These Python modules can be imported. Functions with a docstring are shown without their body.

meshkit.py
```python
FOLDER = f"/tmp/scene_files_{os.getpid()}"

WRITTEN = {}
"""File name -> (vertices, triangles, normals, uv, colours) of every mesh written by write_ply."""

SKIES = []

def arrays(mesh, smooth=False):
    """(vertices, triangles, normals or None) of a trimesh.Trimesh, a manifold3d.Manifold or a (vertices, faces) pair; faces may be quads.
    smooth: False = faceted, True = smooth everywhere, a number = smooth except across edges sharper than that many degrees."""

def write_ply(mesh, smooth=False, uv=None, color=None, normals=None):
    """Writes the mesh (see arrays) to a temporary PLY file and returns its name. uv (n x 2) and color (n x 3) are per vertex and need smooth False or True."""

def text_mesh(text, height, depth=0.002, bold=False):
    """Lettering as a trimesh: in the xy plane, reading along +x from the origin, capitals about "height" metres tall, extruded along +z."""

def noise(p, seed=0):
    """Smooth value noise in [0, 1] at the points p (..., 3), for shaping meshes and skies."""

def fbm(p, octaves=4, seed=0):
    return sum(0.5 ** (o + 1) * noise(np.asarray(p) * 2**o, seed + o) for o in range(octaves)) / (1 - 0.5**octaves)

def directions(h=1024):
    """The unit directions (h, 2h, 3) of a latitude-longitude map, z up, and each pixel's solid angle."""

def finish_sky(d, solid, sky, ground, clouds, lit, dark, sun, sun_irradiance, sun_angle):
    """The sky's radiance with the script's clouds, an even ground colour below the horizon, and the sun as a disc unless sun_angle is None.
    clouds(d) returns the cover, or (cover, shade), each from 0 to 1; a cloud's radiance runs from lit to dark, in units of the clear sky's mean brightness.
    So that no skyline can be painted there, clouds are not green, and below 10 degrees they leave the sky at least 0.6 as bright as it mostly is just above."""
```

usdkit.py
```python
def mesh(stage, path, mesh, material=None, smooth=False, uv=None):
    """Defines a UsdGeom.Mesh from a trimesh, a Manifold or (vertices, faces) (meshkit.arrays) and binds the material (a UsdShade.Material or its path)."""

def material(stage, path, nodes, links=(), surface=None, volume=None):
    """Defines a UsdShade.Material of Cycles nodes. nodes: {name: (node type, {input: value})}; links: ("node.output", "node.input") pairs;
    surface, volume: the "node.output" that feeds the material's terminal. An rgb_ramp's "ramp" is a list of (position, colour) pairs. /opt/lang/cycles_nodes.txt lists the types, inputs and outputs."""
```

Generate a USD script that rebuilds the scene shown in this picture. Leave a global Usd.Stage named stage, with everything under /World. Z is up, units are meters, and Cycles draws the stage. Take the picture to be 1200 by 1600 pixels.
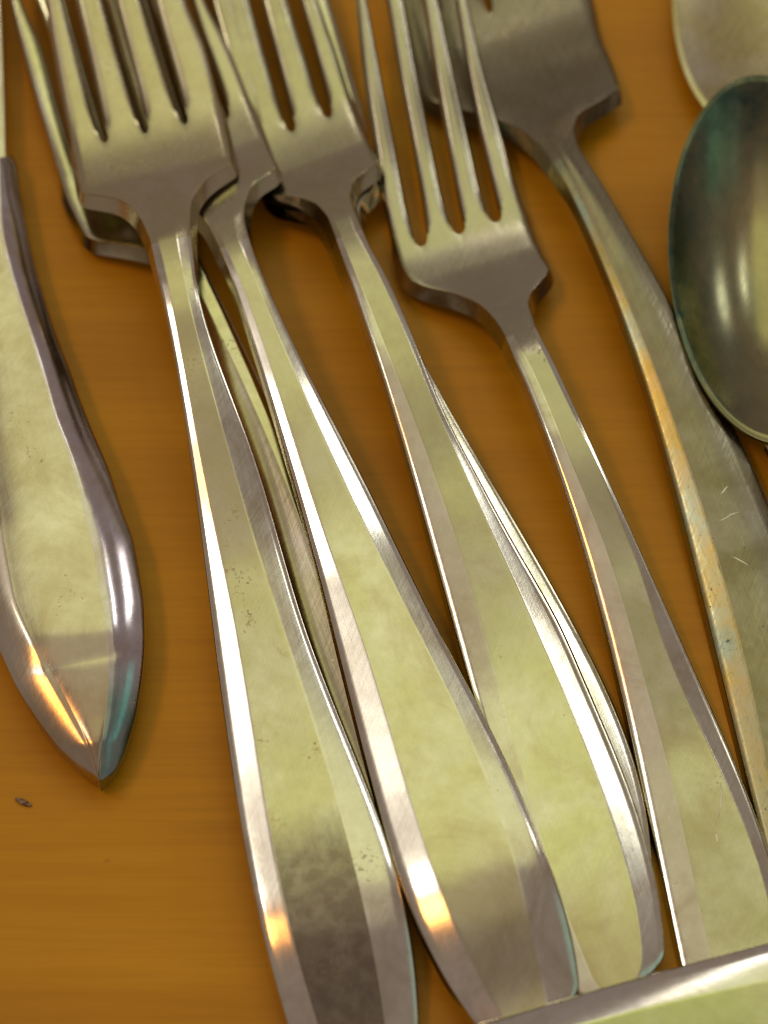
import math
import numpy as np
import trimesh
import usdkit
from pxr import Gf, Usd, UsdGeom, UsdLux, UsdShade, Vt
from meshkit import fbm, noise
from scipy.interpolate import LinearNDInterpolator, PchipInterpolator, UnivariateSpline

stage = Usd.Stage.CreateInMemory()
UsdGeom.SetStageUpAxis(stage, 'Z')
UsdGeom.SetStageMetersPerUnit(stage, 1.0)
UsdGeom.Xform.Define(stage, '/World')

# ------------------------------------------------------------------ camera
TILT, DIST = math.radians(28.0), 0.42          # leaning back from straight down; metres to the middle of the picture
FPX = 9.5e3 * DIST                             # focal length in pixels of the 1200 x 1600 photograph
EYE = np.array([0.0, -DIST * math.sin(TILT), 0.004 + DIST * math.cos(TILT)])
EXPOSURE = 0.0
cam = UsdGeom.Camera.Define(stage, '/World/camera')
cam.AddTranslateOp().Set(Gf.Vec3d(*EYE))
cam.AddRotateXOp().Set(math.degrees(TILT))
cam.CreateHorizontalApertureAttr(36.0)
cam.CreateVerticalApertureAttr(48.0)
cam.CreateFocalLengthAttr(36.0 * FPX / 1200)
cam.CreateClippingRangeAttr(Gf.Vec2f(0.01, 50))
cam.CreateFStopAttr(15.0)
cam.CreateFocusDistanceAttr(DIST - 0.012)
cam.CreateExposureAttr(EXPOSURE)

# ------------------------------------------------------------------ light: a dim room, its ceiling light, windows and warm lamp, plus added panels for reflections
dome = UsdLux.DomeLight.Define(stage, '/World/room_light')
m = usdkit.material(stage, '/World/Looks/room_glow', {'b': ('background_shader', {'color': (0.66, 0.53, 0.50), 'strength': 0.44})}, surface='b.background')
UsdShade.MaterialBindingAPI.Apply(dome.GetPrim()).Bind(m)


def lamp(name, at, size, colour, intensity, aim=(0, 0, 0)):
    """A rectangular lamp at a place, facing aim."""
    l = UsdLux.RectLight.Define(stage, '/World/' + name)
    z = np.array(at, float) - aim
    z /= np.linalg.norm(z)
    x = np.cross((0, 1, 0) if abs(z[1]) < 0.9 else (1, 0, 0), z)
    x /= np.linalg.norm(x)
    y = np.cross(z, x)
    M = Gf.Matrix4d(*x, 0, *y, 0, *z, 0, *map(float, at), 1)
    l.AddTransformOp().Set(M)
    l.CreateWidthAttr(size[0])
    l.CreateHeightAttr(size[1])
    l.CreateColorAttr(Gf.Vec3f(*colour))
    l.CreateIntensityAttr(intensity)
    l.CreateNormalizeAttr(False)
    return l


lamp('ceiling_panel', (0.03, 0.66, 1.23), (0.86, 0.70), (0.92, 1.0, 0.52), 0.82)
lamp('added_top_panel', (0.03, 0.15, 1.45), (0.80, 0.42), (1.0, 0.95, 0.68), 0.31)  # added unseen panel, dimmer, keeps the tines yellow
lamp('window_light', (-0.76, 0.22, 1.47), (0.11, 0.20), (1.0, 0.97, 0.95), 14.0)
lamp('added_pale_panel', (-0.68, 0.42, 1.28), (0.34, 0.46), (1.0, 0.93, 0.88), 0.55)  # added panel that lightens the left bevels
lamp('second_window', (0.70, 0.75, 1.33), (0.09, 0.16), (0.92, 0.97, 1.0), 10.0)
lamp('added_low_panel', (0.97, 0.74, 0.72), (0.16, 0.14), (0.95, 0.98, 1.0), 7.0)  # added for the highlight on the knife handle's right bevel
lamp('added_far_panel', (0.09, 1.07, 1.04), (0.10, 0.12), (1.0, 0.97, 0.94), 6.0)  # added to whiten the corner utensil's rim
lamp('added_low_teal_panel', (1.25, 0.10, 0.78), (0.34, 0.40), (0.10, 0.62, 0.55), 0.75)  # unseen teal glow added for the reflection at the knife's point
lamp('added_teal_panel', (0.95, -0.10, 1.05), (0.45, 0.55), (0.20, 0.70, 0.62), 0.35)  # added teal glow for the metal to reflect, no real lamp
lamp('warm_lamp', (-0.64, -0.10, 1.40), (0.24, 0.24), (1.0, 0.42, 0.10), 13.0)


# ------------------------------------------------------------------ from a point of the photograph to the place it shows
def place(px, py, z):
    """World points (metres) on the plane of height z (mm) seen at pixels px, py of the 1200 x 1600 photograph."""
    px, py, z = np.broadcast_arrays(np.asarray(px, float), np.asarray(py, float), np.asarray(z, float) / 1000)
    a, b = (px - 600) / FPX, -(py - 800) / FPX
    c, s = math.cos(TILT), math.sin(TILT)
    d = np.stack([a, b * c + s, b * s - c], -1)
    t = (z - EYE[2]) / d[..., 2]
    return EYE + d * t[..., None]


# ------------------------------------------------------------------ helpers
def corner_normals(v, f, angle=40):
    """A normal for each triangle's corner: smooth, except across edges sharper than the angle."""
    fn = np.cross(v[f[:, 1]] - v[f[:, 0]], v[f[:, 2]] - v[f[:, 0]])
    unit = fn / np.maximum(np.linalg.norm(fn, axis=1, keepdims=True), 1e-30)
    flat, face = f.ravel(), np.repeat(np.arange(len(f)), 3)
    order = np.argsort(flat, kind='stable')
    count = np.bincount(flat, minlength=len(v))
    start = np.concatenate([[0], np.cumsum(count)])[:-1]
    rep = count[flat]
    mine = np.repeat(np.arange(len(flat)), rep)
    within = np.arange(rep.sum()) - np.repeat(np.cumsum(rep) - rep, rep)
    other = face[order[start[flat[mine]] + within]]
    ok = (unit[face[mine]] * unit[other]).sum(1) > math.cos(math.radians(angle))
    n = np.zeros((len(flat), 3))
    np.add.at(n, mine[ok], fn[other[ok]])
    n /= np.maximum(np.linalg.norm(n, axis=1, keepdims=True), 1e-30)
    return n


def write_mesh(path, v, f, n, material):
    """One Mesh prim; v, n by triangle corner, equal corners merged."""
    key = np.round(np.hstack([v * 1e6, n * 1e3])).astype(np.int64)
    _, first, inverse = np.unique(key, axis=0, return_index=True, return_inverse=True)
    me = UsdGeom.Mesh.Define(stage, path)
    me.CreatePointsAttr(Vt.Vec3fArray.FromNumpy(v[first].astype(np.float32)))
    me.CreateFaceVertexCountsAttr(Vt.IntArray.FromNumpy(np.full(len(v) // 3, 3, np.int32)))
    me.CreateFaceVertexIndicesAttr(Vt.IntArray.FromNumpy(inverse.ravel().astype(np.int32)))
    me.CreateSubdivisionSchemeAttr('none')
    me.CreateNormalsAttr(Vt.Vec3fArray.FromNumpy(n[first].astype(np.float32)))
    me.SetNormalsInterpolation('vertex')
    UsdShade.MaterialBindingAPI.Apply(me.GetPrim()).Bind(material)
    return me


used = {}


def numbered(parent, name):
    k = used.get((parent, name), 0)
    used[(parent, name)] = k + 1
    return f'{parent}/{name}' + (f'_{k:03d}' if k else '')


def thing(name, label, category, base, group=None):
    x = UsdGeom.Xform.Define(stage, numbered('/World', name))
    x.AddTranslateOp().Set(Gf.Vec3d(*map(float, base)))
    p = x.GetPrim()
    p.SetCustomDataByKey('label', label)
    p.SetCustomDataByKey('category', category)
    if group:
        p.SetCustomDataByKey('group', group)
    return str(p.GetPath()), np.array(base, float)


def split_parts(root, base, v, f, part_of, materials, angle=40, labels={}):
    """The one surface v, f as a mesh for each part, with the shading of the whole."""
    n = corner_normals(v, f, angle)
    corners = (v - base)[f]
    seen = list(dict.fromkeys(part_of))
    part_of = np.array(part_of)
    for key in seen:
        on = part_of == key
        name = key.split('#')[0]
        path = numbered(root, name)
        me = write_mesh(path, corners[on].reshape(-1, 3), None, n.reshape(-1, 3, 3)[on].reshape(-1, 3), materials.get(key, materials.get(name, materials[''])))
        if name in labels:
            me.GetPrim().SetCustomDataByKey('label', labels[name])


def shell(top, bottom, mask, tag):
    """A closed solid between two grids of points (rows, columns, 3) where mask (rows-1, columns-1) is on; tag names each cell's part."""
    R, C = top.shape[:2]
    v = np.vstack([top.reshape(-1, 3), bottom.reshape(-1, 3)])
    o = R * C
    tri, parts = [], []
    I = lambda r, c: r * C + c
    P = np.pad(mask, 1)
    for r in range(R - 1):
        for c in range(C - 1):
            if not mask[r, c]:
                continue
            t = tag[r][c]
            a, b, d, e = I(r, c), I(r, c + 1), I(r + 1, c + 1), I(r + 1, c)
            q = [(a, e, d, b), (a + o, b + o, d + o, e + o)]
            if not P[r, c + 1]:
                q.append((a, b, b + o, a + o))
            if not P[r + 2, c + 1]:
                q.append((d, e, e + o, d + o))
            if not P[r + 1, c]:
                q.append((e, a, a + o, e + o))
            if not P[r + 1, c + 2]:
                q.append((b, d, d + o, b + o))
            for w in q:
                tri += [(w[0], w[1], w[2]), (w[0], w[2], w[3])]
                parts += [t, t]
    f = np.array(tri)
    keep = np.linalg.norm(np.cross(v[f[:, 1]] - v[f[:, 0]], v[f[:, 2]] - v[f[:, 0]]), axis=1) > 1e-14
    # triangles wound so that the top looks up
    return v, f[keep], [p for p, k in zip(parts, keep) if k]


def smooth01(x, a, b):
    t = np.clip((x - a) / (b - a), 0, 1)
    return t * t * (3 - 2 * t)


def along(points, axis, steady=None):
    """A polyline of the photograph as a function: place along the axis -> place across it (pixels)."""
    p = np.array(points, float)
    n = np.array([axis[1], -axis[0]])
    v, u = p @ axis, p @ n
    k = np.argsort(v)
    v, u = v[k], u[k]
    keep = np.concatenate([[True], np.diff(v) > 1e-6])
    v, u = v[keep], u[keep]
    f = PchipInterpolator(v, u)
    if steady is not None and (v > steady - 5).sum() > 5:
        on = v > steady - 5
        even = UnivariateSpline(v[on], u[on], k=3, s=on.sum() * 2.2)
        w = smooth01(v, steady + 5, steady + 70)
        dense = np.concatenate([v[~on], np.arange(v[on][0], v[-1], 12.0), v[-1:]])
        w = smooth01(dense, steady + 5, steady + 70)
        u = f(dense) * (1 - w) + np.where(dense >= v[on][0], even(np.maximum(dense, v[on][0])), 0) * w
        v = dense
        f = PchipInterpolator(v, u)
    s0, s1 = (u[1] - u[0]) / (v[1] - v[0]), (u[-1] - u[-2]) / (v[-1] - v[-2])
    return lambda x: np.where(x < v[0], u[0] + s0 * (x - v[0]), np.where(x > v[-1], u[-1] + s1 * (x - v[-1]), f(np.clip(x, v[0], v[-1]))))


# ------------------------------------------------------------------ materials
def silver(name, seed, tarnish=(0.59, 0.55, 0.33), clean=(0.70, 0.66, 0.53), amount=(0.35, 0.65), rough=(0.135, 0.185), spots=0.0, spot_colour=(0.27, 0.15, 0.07), stain=(0.42, 0.33, 0.19), stain_range=(0.50, 0.80), stain_scale=48, grain=(1.0, 0.2), scratch=1.0, toned=(), bloom_scale=75):
    """Old silver plate: bright metal, a yellow bloom in patches, brown specks, fine scratches."""
    s = float(seed)
    a = math.atan2(grain[1], grain[0])
    nodes = {
        'geo': ('geometry', {}),
        'map': ('mapping', {'location': (s * 0.731, s * 0.417, s * 0.291)}),
        'bloom': ('noise_texture', {'scale': float(bloom_scale), 'detail': 5.0, 'roughness': 0.6, 'distortion': 0.6}),
        'bloom_r': ('rgb_ramp', {'ramp': [(amount[0], (0, 0, 0)), (amount[1], (1, 1, 1))]}),
        'mottle': ('noise_texture', {'scale': 420.0, 'detail': 6.0, 'roughness': 0.65}),
        'mottle_r': ('rgb_ramp', {'ramp': [(0.3, (0.88, 0.87, 0.83)), (0.7, (1, 1, 1))]}),
        'base': ('mix_color', {'blend_type': 'mix', 'a': clean, 'b': tarnish}),
        'base2': ('mix_color', {'blend_type': 'multiply', 'fac': 1.0}),
        'spot_n': ('noise_texture', {'scale': 1300.0, 'detail': 3.0, 'roughness': 0.6}),
        'spot_l': ('noise_texture', {'scale': 90.0, 'detail': 2.0}),
        'spot_m': ('math', {'math_type': 'multiply'}),
        'spot_r': ('rgb_ramp', {'ramp': [(0.425 - 0.035 * spots, (0, 0, 0)), (0.50 - 0.035 * spots, (0.6, 0.6, 0.6))]}),
        'spotted': ('mix_color', {'blend_type': 'mix', 'b': spot_colour}),
        'rough': ('map_range', {'from_min': 0.75, 'from_max': 1.25, 'to_min': rough[0], 'to_max': rough[1]}),
        'rough2': ('math', {'math_type': 'multiply_add', 'value2': 0.35}),
        'rot': ('mapping', {'rotation': (0, 0, -a)}),
        'rot2': ('mapping', {'rotation': (0, 0, -a + 0.7)}),
        'smap': ('mapping', {'scale': (90.0, 2600.0, 300.0)}),
        'smap2': ('mapping', {'scale': (150.0, 2400.0, 300.0)}),
        'sn': ('noise_texture', {'scale': 1.0, 'detail': 3.0, 'roughness': 0.7}),
        'sn2': ('noise_texture', {'scale': 1.0, 'detail': 2.0, 'roughness': 0.7}),
        'sadd': ('math', {'math_type': 'add'}),
        'wav': ('noise_texture', {'scale': 160.0, 'detail': 2.0}),
        'bump1': ('bump', {'strength': 0.06 * scratch, 'distance': 0.00004}),
        'bump2': ('bump', {'strength': 0.2, 'distance': 0.00006}),
        'p': ('principled_bsdf', {'metallic': 1.0, 'distribution': 'multi_ggx'}),
    }
    links = [('geo.position', 'map.vector'), ('map.vector', 'bloom.vector'), ('map.vector', 'mottle.vector'), ('map.vector', 'spot_n.vector'), ('map.vector', 'spot_l.vector'), ('map.vector', 'wav.vector'),
             ('bloom.fac', 'bloom_r.fac'), ('bloom_r.color', 'base.fac'), ('mottle.fac', 'mottle_r.fac'), ('base.result', 'base2.a'), ('mottle_r.color', 'base2.b'),
             ('spot_n.fac', 'spot_m.value1'), ('spot_l.fac', 'spot_m.value2'), ('spot_m.value', 'spot_r.fac'), ('spot_r.color', 'spotted.fac'), ('base2.result', 'spotted.a'),
             ('sadd.value', 'rough.value'), ('spot_r.color', 'rough2.value1'), ('rough.result', 'rough2.value3'), ('rough2.value', 'p.roughness'),
             ('geo.position', 'rot.vector'), ('geo.position', 'rot2.vector'), ('rot.vector', 'smap.vector'), ('rot2.vector', 'smap2.vector'), ('smap.vector', 'sn.vector'), ('smap2.vector', 'sn2.vector'), ('sn.fac', 'sadd.value1'), ('sn2.fac', 'sadd.value2'),
             ('wav.fac', 'bump2.height'), ('sadd.value', 'bump1.height'), ('bump2.normal', 'bump1.normal'), ('bump1.normal', 'p.normal')]
    last = 'spotted.result'
    if stain:
        nodes |= {'stain_n': ('noise_texture', {'scale': float(stain_scale), 'detail': 6.0, 'roughness': 0.7, 'distortion': 0.8}),
                  'stain_map': ('mapping', {'location': (s * 0.31 + 3, s * 0.77, s)}),
                  'stain_r': ('rgb_ramp', {'ramp': [(stain_range[0], (0, 0, 0)), (stain_range[1], (1, 1, 1))]}),
                  'stained': ('mix_color', {'blend_type': 'mix', 'b': stain})}
        links += [('geo.position', 'stain_map.vector'), ('stain_map.vector', 'stain_n.vector'), ('stain_n.fac', 'stain_r.fac'), ('stain_r.color', 'stained.fac'), (last, 'stained.a')]
        last = 'stained.result'
    rough_from = 'rough2.value'
    for k, (p0, p1, zz, colour, much, soft) in enumerate(toned):      # duller tinted metal, in places a painted reflection, from one pixel of the photograph towards another, its edge frayed
        q0, q1 = place(*p0, zz), place(*p1, zz)
        dd = (q1 - q0) / np.linalg.norm(q1 - q0)
        w = f'w{k}_'
        nodes |= {w + 'dot': ('vector_math', {'math_type': 'dot_product', 'vector2': tuple(dd)}),
                  w + 'map': ('mapping', {'scale': (900.0, 300.0, 300.0) if soft < 0.006 else (160.0, 90.0, 90.0)}),
                  w + 'rot': ('mapping', {'rotation': (0, 0, -a + math.pi / 2)}),
                  w + 'n': ('noise_texture', {'scale': 1.0, 'detail': 6.0, 'roughness': 0.7}),
                  w + 'sum': ('math', {'math_type': 'multiply_add', 'value2': 1.5 * soft}),
                  w + 'r': ('map_range', {'from_min': float(q0 @ dd) - 0.25 * soft, 'from_max': float(q0 @ dd) + 1.75 * soft, 'to_min': 0.0, 'to_max': much, 'clamp': True}),
                  w + 'g': ('map_range', {'from_min': 0.36, 'from_max': 0.62, 'to_min': 0.72, 'to_max': 1.05, 'clamp': True}),
                  w + 'gm': ('math', {'math_type': 'multiply', 'use_clamp': True}),
                  w + 'mix': ('mix_color', {'blend_type': 'mix', 'b': colour}),
                  w + 'ro': ('math', {'math_type': 'multiply_add', 'value2': 0.08})}
        links += [('geo.position', w + 'dot.vector1'), ('geo.position', w + 'rot.vector'), (w + 'rot.vector', w + 'map.vector'), (w + 'map.vector', w + 'n.vector'), (w + 'n.fac', w + 'sum.value1'), (w + 'dot.value', w + 'sum.value3'),
                  (w + 'sum.value', w + 'r.value'), ('mottle.fac', w + 'g.value'), (w + 'r.result', w + 'gm.value1'), (w + 'g.result', w + 'gm.value2'), (w + 'gm.value', w + 'mix.fac'), (last, w + 'mix.a'), (w + 'gm.value', w + 'ro.value1'), (rough_from, w + 'ro.value3')]
        links = [x for x in links if x != (rough_from, 'p.roughness')] + [(w + 'ro.value', 'p.roughness')]
        rough_from = w + 'ro.value'
        last = w + 'mix.result'
    links.append((last, 'p.base_color'))
    return usdkit.material(stage, '/World/Looks/' + name, nodes, links, surface='p.BSDF')


wood = usdkit.material(stage, '/World/Looks/varnished_wood', {
    'geo': ('geometry', {}),
    'm1': ('mapping', {'scale': (7.0, 95.0, 10.0), 'location': (3.1, 0.6, 0)}),
    'n1': ('noise_texture', {'scale': 1.0, 'detail': 5.0, 'roughness': 0.6, 'distortion': 0.5}),
    'm2': ('mapping', {'scale': (30.0, 900.0, 10.0)}),
    'n2': ('noise_texture', {'scale': 1.0, 'detail': 4.0, 'roughness': 0.65}),
    'm3': ('mapping', {'scale': (9.0, 13.0, 9.0), 'location': (0.4, 1.7, 0)}),
    'n3': ('noise_texture', {'scale': 1.0, 'detail': 2.0}),
    'r1': ('rgb_ramp', {'ramp': [(0.3, (0.55, 0.255, 0.005)), (0.5, (0.61, 0.290, 0.006)), (0.72, (0.66, 0.325, 0.008))]}),
    'r2': ('rgb_ramp', {'ramp': [(0.33, (0.92, 0.91, 0.89)), (0.55, (1, 1, 1))]}),
    'r3': ('rgb_ramp', {'ramp': [(0.3, (0.85, 0.80, 0.75)), (0.7, (1.1, 1.1, 1.1))]}),
    'mul': ('mix_color', {'blend_type': 'multiply', 'fac': 1.0}),
    'mul2': ('mix_color', {'blend_type': 'multiply', 'fac': 1.0, 'use_clamp': False}),
    'm4': ('mapping', {'scale': (40.0, 75.0, 1.0), 'location': (0.31, 0.17, 0)}),
    'vor': ('voronoi_texture', {'scale': 1.0, 'randomness': 1.0}),
    'vr': ('rgb_ramp', {'ramp': [(0.015, (1, 1, 1)), (0.05, (0, 0, 0))]}),
    'speck': ('mix_color', {'blend_type': 'mix', 'b': (0.07, 0.022, 0.006)}),
    'rr': ('map_range', {'from_min': 0.3, 'from_max': 0.7, 'to_min': 0.34, 'to_max': 0.46}),
    'bump': ('bump', {'strength': 0.12, 'distance': 0.0002}),
    'p': ('principled_bsdf', {'ior': 1.5, 'specular_ior_level': 0.22}),
}, [('geo.position', 'm1.vector'), ('geo.position', 'm2.vector'), ('geo.position', 'm3.vector'), ('geo.position', 'm4.vector'), ('m1.vector', 'n1.vector'), ('m2.vector', 'n2.vector'), ('m3.vector', 'n3.vector'), ('m4.vector', 'vor.vector'),
    ('n1.fac', 'r1.fac'), ('n2.fac', 'r2.fac'), ('n3.fac', 'r3.fac'), ('r1.color', 'mul.a'), ('r2.color', 'mul.b'), ('mul.result', 'mul2.a'), ('r3.color', 'mul2.b'),
    ('vor.distance', 'vr.fac'), ('vr.color', 'speck.fac'), ('mul2.result', 'speck.a'), ('speck.result', 'p.base_color'), ('n3.fac', 'rr.value'), ('rr.result', 'p.roughness'), ('n2.fac', 'bump.height'), ('bump.normal', 'p.normal')], surface='p.BSDF')

# ------------------------------------------------------------------ the table
tv = np.array([[x, y, z] for z in (-0.025, 0.0) for y in (-0.35, 0.55) for x in (-0.55, 0.55)])
tf = [(4, 5, 7, 6), (0, 2, 3, 1), (0, 1, 5, 4), (1, 3, 7, 5), (3, 2, 6, 7), (2, 0, 4, 6)]
t = usdkit.mesh(stage, '/World/tabletop', (tv, np.array(tf)), wood).GetPrim()
t.SetCustomDataByKey('kind', 'structure')
t.SetCustomDataByKey('label', 'orange brown varnished wooden tabletop with faint grain')
t.SetCustomDataByKey('category', 'table')

# ------------------------------------------------------------------ forks
TINE = [0, 0.10, 0.26, 0.5, 0.74, 0.90, 1]
NB = 6                                            # columns of a tine, and of a handle's bevel
NS = 4                                            # columns of a slot
NCOL = 4 * NB + 3 * NS                            # 36 cells across


def fork(label, axis, left, right, crease_left, crease_right, z, neck, corner, slots, root, end, tip=-260, thick=(2.5, 3.1, 2.3, 1.6), slope=((0.20, 0.15), (0.20, 0.12)), bevel=1.4, crown=0.0, group=None, mats=None, labels={}, scratches=(), roll=0.0, tine_round=0.5, cup=0.0, end_drop=0.0):
    """axis: a pixel of the neck and one of the handle's end; left, right: the outline; crease_*: where bevel and flat meet; z: (pixel row on the axis, height of the top in mm);
    neck, corner, root, end: pixels on the axis at the neck, the shoulder, the slots' closed ends and the handle's end; slots: (left edge, right edge) polylines."""
    a0, a1 = np.array(axis[0], float), np.array(axis[1], float)
    d = (a1 - a0) / np.linalg.norm(a1 - a0)
    nrm = np.array([d[1], -d[0]])
    v_neck = neck if np.isscalar(neck) else np.array(neck, float) @ d
    uL, uR = along(left, d, v_neck), along(right, d, v_neck)
    cL, cR = along(crease_left, d, v_neck - 60), along(crease_right, d, v_neck - 60)
    ua = a0 @ nrm
    v_at = lambda y: (y - ua * nrm[1]) / d[1]                         # of a pixel row, on the axis
    vn, vc, vr, ve, vt = (p if np.isscalar(p) else np.array(p, float) @ d for p in (neck, corner, root, end, (v_at(tip))))
    zf = PchipInterpolator([v_at(y) for y, _ in z], [h for _, h in z], extrapolate=True)
    sl = [(along(l, d), along(r, d)) for l, r in slots]
    rows = np.concatenate([np.arange(vt, vr - 30, 12), np.linspace(vr - 28, vr + 2, 9), np.linspace(vr + 6, vc - 6, 12), np.linspace(vc - 3, vc + 12, 12), np.linspace(vc + 14.5, vn, 24), np.linspace(vn, ve - 45, max(8, int((ve - 45 - vn) / 14)))[1:],
                           ve - 45 * (1 - np.sin(np.linspace(0.12, 1, 9) * math.pi / 2)) - 0.01])
    R = len(rows)
    k_root = int(np.argmin(np.abs(rows - (vr - 6))))
    # fractions across the width
    fh_loc = np.array([0, 0.07, 0.3, 0.6, 0.88, 0.965, 1.0])
    inner = np.concatenate([[0.0, 0.022], np.linspace(0.1, 0.9, 4 * 6 - 3), [0.978, 1.0]])
    idx = np.arange(NCOL + 1)
    inner = np.interp(np.arange(NCOL - 2 * NB + 1), np.linspace(0, NCOL - 2 * NB, len(inner)), inner) if len(inner) != NCOL - 2 * NB + 1 else inner
    V = np.repeat(rows[:, None], NCOL + 1, 1)
    # U-shaped closed ends of the slots
    bump = np.zeros(NCOL + 1)
    for k in range(3):
        c0 = NB + k * (NB + NS)
        u = np.linspace(-1, 1, NS + 1)
        bump[c0:c0 + NS + 1] = np.sqrt(np.clip(1 - u ** 2, 0, 1))
    FR = np.zeros((R, NCOL + 1))
    wid = lambda v: (uL(v), uR(v))
    rl, rr_ = wid(vr)
    ft0 = [0.0]
    for l, r in sl:
        ft0 += [(l(vr) - rl) / (rr_ - rl), (r(vr) - rl) / (rr_ - rl)]
    ft0.append(1.0)

    def tine_cols(bounds):
        out = []
        for k in range(4):
            b0, b1 = bounds[2 * k], bounds[2 * k + 1]
            out += list(b0 + (b1 - b0) * np.array(TINE))
            if k < 3:
                out += list(b1 + (bounds[2 * k + 2] - b1) * np.linspace(0, 1, NS + 1)[1:-1])
        return np.array(out)

    # the columns come as 7 + 3 + 7 + 3 + 7 + 3 + 7 = 37
    U = np.zeros((R, NCOL + 1))
    H = np.zeros((R, NCOL + 1))
    for i, v in enumerate(rows):
        l, r = wid(v)
        if v > ve - 45:
            s = math.sqrt(max(0.0, 1 - ((v - ve + 45) / 45) ** 2))
            mid = (l + r) / 2
            l0, r0 = l, r
            l, r = mid - (mid - l) * s, mid + (r - mid) * s
        vh = max(v, vn)
        hl, hr = wid(vh)
        f1, f2 = (cL(vh) - hl) / (hr - hl), (cR(vh) - hl) / (hr - hl)
        fh = np.concatenate([f1 * fh_loc, (f1 + (f2 - f1) * inner)[1:-1], 1 - (1 - f2) * fh_loc[::-1]])
        w = 1 - smooth01(v, vc - 4, vn)                                # 1 on the head, 0 on the handle
        if v < vr:
            b = [l]
            for a, c in sl:
                b += [float(a(v)), float(c(v))]
            b.append(r)
            ft = (tine_cols(np.array(b)) - l) / (r - l)
        else:
            ft = tine_cols(np.array(ft0))
        fr = fh * (1 - w) + ft * w
        U[i] = l + fr * (r - l)
        # height across
        e = np.zeros(NCOL + 1)
        rim = np.array([0.3, 0.03, 0, 0, 0, 0.0, 0.02])
        near_end = float(smooth01(v, vn + 0.45 * (ve - vn), ve - 120))
        hh = [np.clip((sl_[0] + (sl_[1] - sl_[0]) * near_end) * wd / 9.5, 0.08 if bevel == 1.6 else 0.3, bevel) for sl_, wd in zip(slope, (f1 * (hr - hl), (1 - f2) * (hr - hl)))]
        e[:NB + 1] = -hh[0] * (1 - fh_loc) - rim
        e[-NB - 1:] = (-hh[1] * (1 - fh_loc) - rim)[::-1]
        x = np.linspace(-1, 1, NCOL - 2 * NB + 1)
        e[NB:-NB] += crown * (1 - x ** 2)
        g = np.zeros(NCOL + 1)
        tr = tine_round * np.array([-1, -0.42, -0.08, 0.0, -0.08, -0.42, -1])
        for k in range(4):
            c0 = k * (NB + NS)
            g[c0:c0 + NB + 1] = tr
        for k in range(3):
            c0 = NB + k * (NB + NS)
            g[c0 + 1:c0 + NS] = -tine_round * 0.7
        on = 1 - smooth01(v, vr - 60, vr + 8)
        edge = np.zeros(NCOL + 1)
        edge[[0, -1]] = -0.6
        edge[[1, -2]] = -0.12
        edge[[2, -3]] = -0.02
        xx = 2 * fr - 1
        H[i] = e * (1 - w) + w * (g * on + edge * (1 - on) + cup * (xx ** 2 - 0.4)) + roll * xx
    vb = np.interp(rows, [vr - 60, vr - 6, vr + 3, vr + 40], [0, 1, 1, 0])
    shift = (vr - 6) - rows[k_root]
    r_slot = 9.0
    V = V + vb[:, None] * bump[None, :] * r_slot
    z0 = zf(V)
    if end_drop:
        z0 = z0 - end_drop * smooth01(V, ve - 330, ve) ** 1.5
    P = V[..., None] * d + U[..., None] * nrm
    Z = z0 + H
    top = place(P[..., 0], P[..., 1], Z)
    # thickness, square to the bend
    ts = np.interp(rows, [vt, vr, vc, vn, vn + 160, ve], [thick[3] * 0.75, thick[3], thick[2], thick[1], thick[0] + 0.35, thick[0]]) / 1000
    mid = place(rows * d[0] + ua * nrm[0], rows * d[1] + ua * nrm[1], zf(rows))
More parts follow.
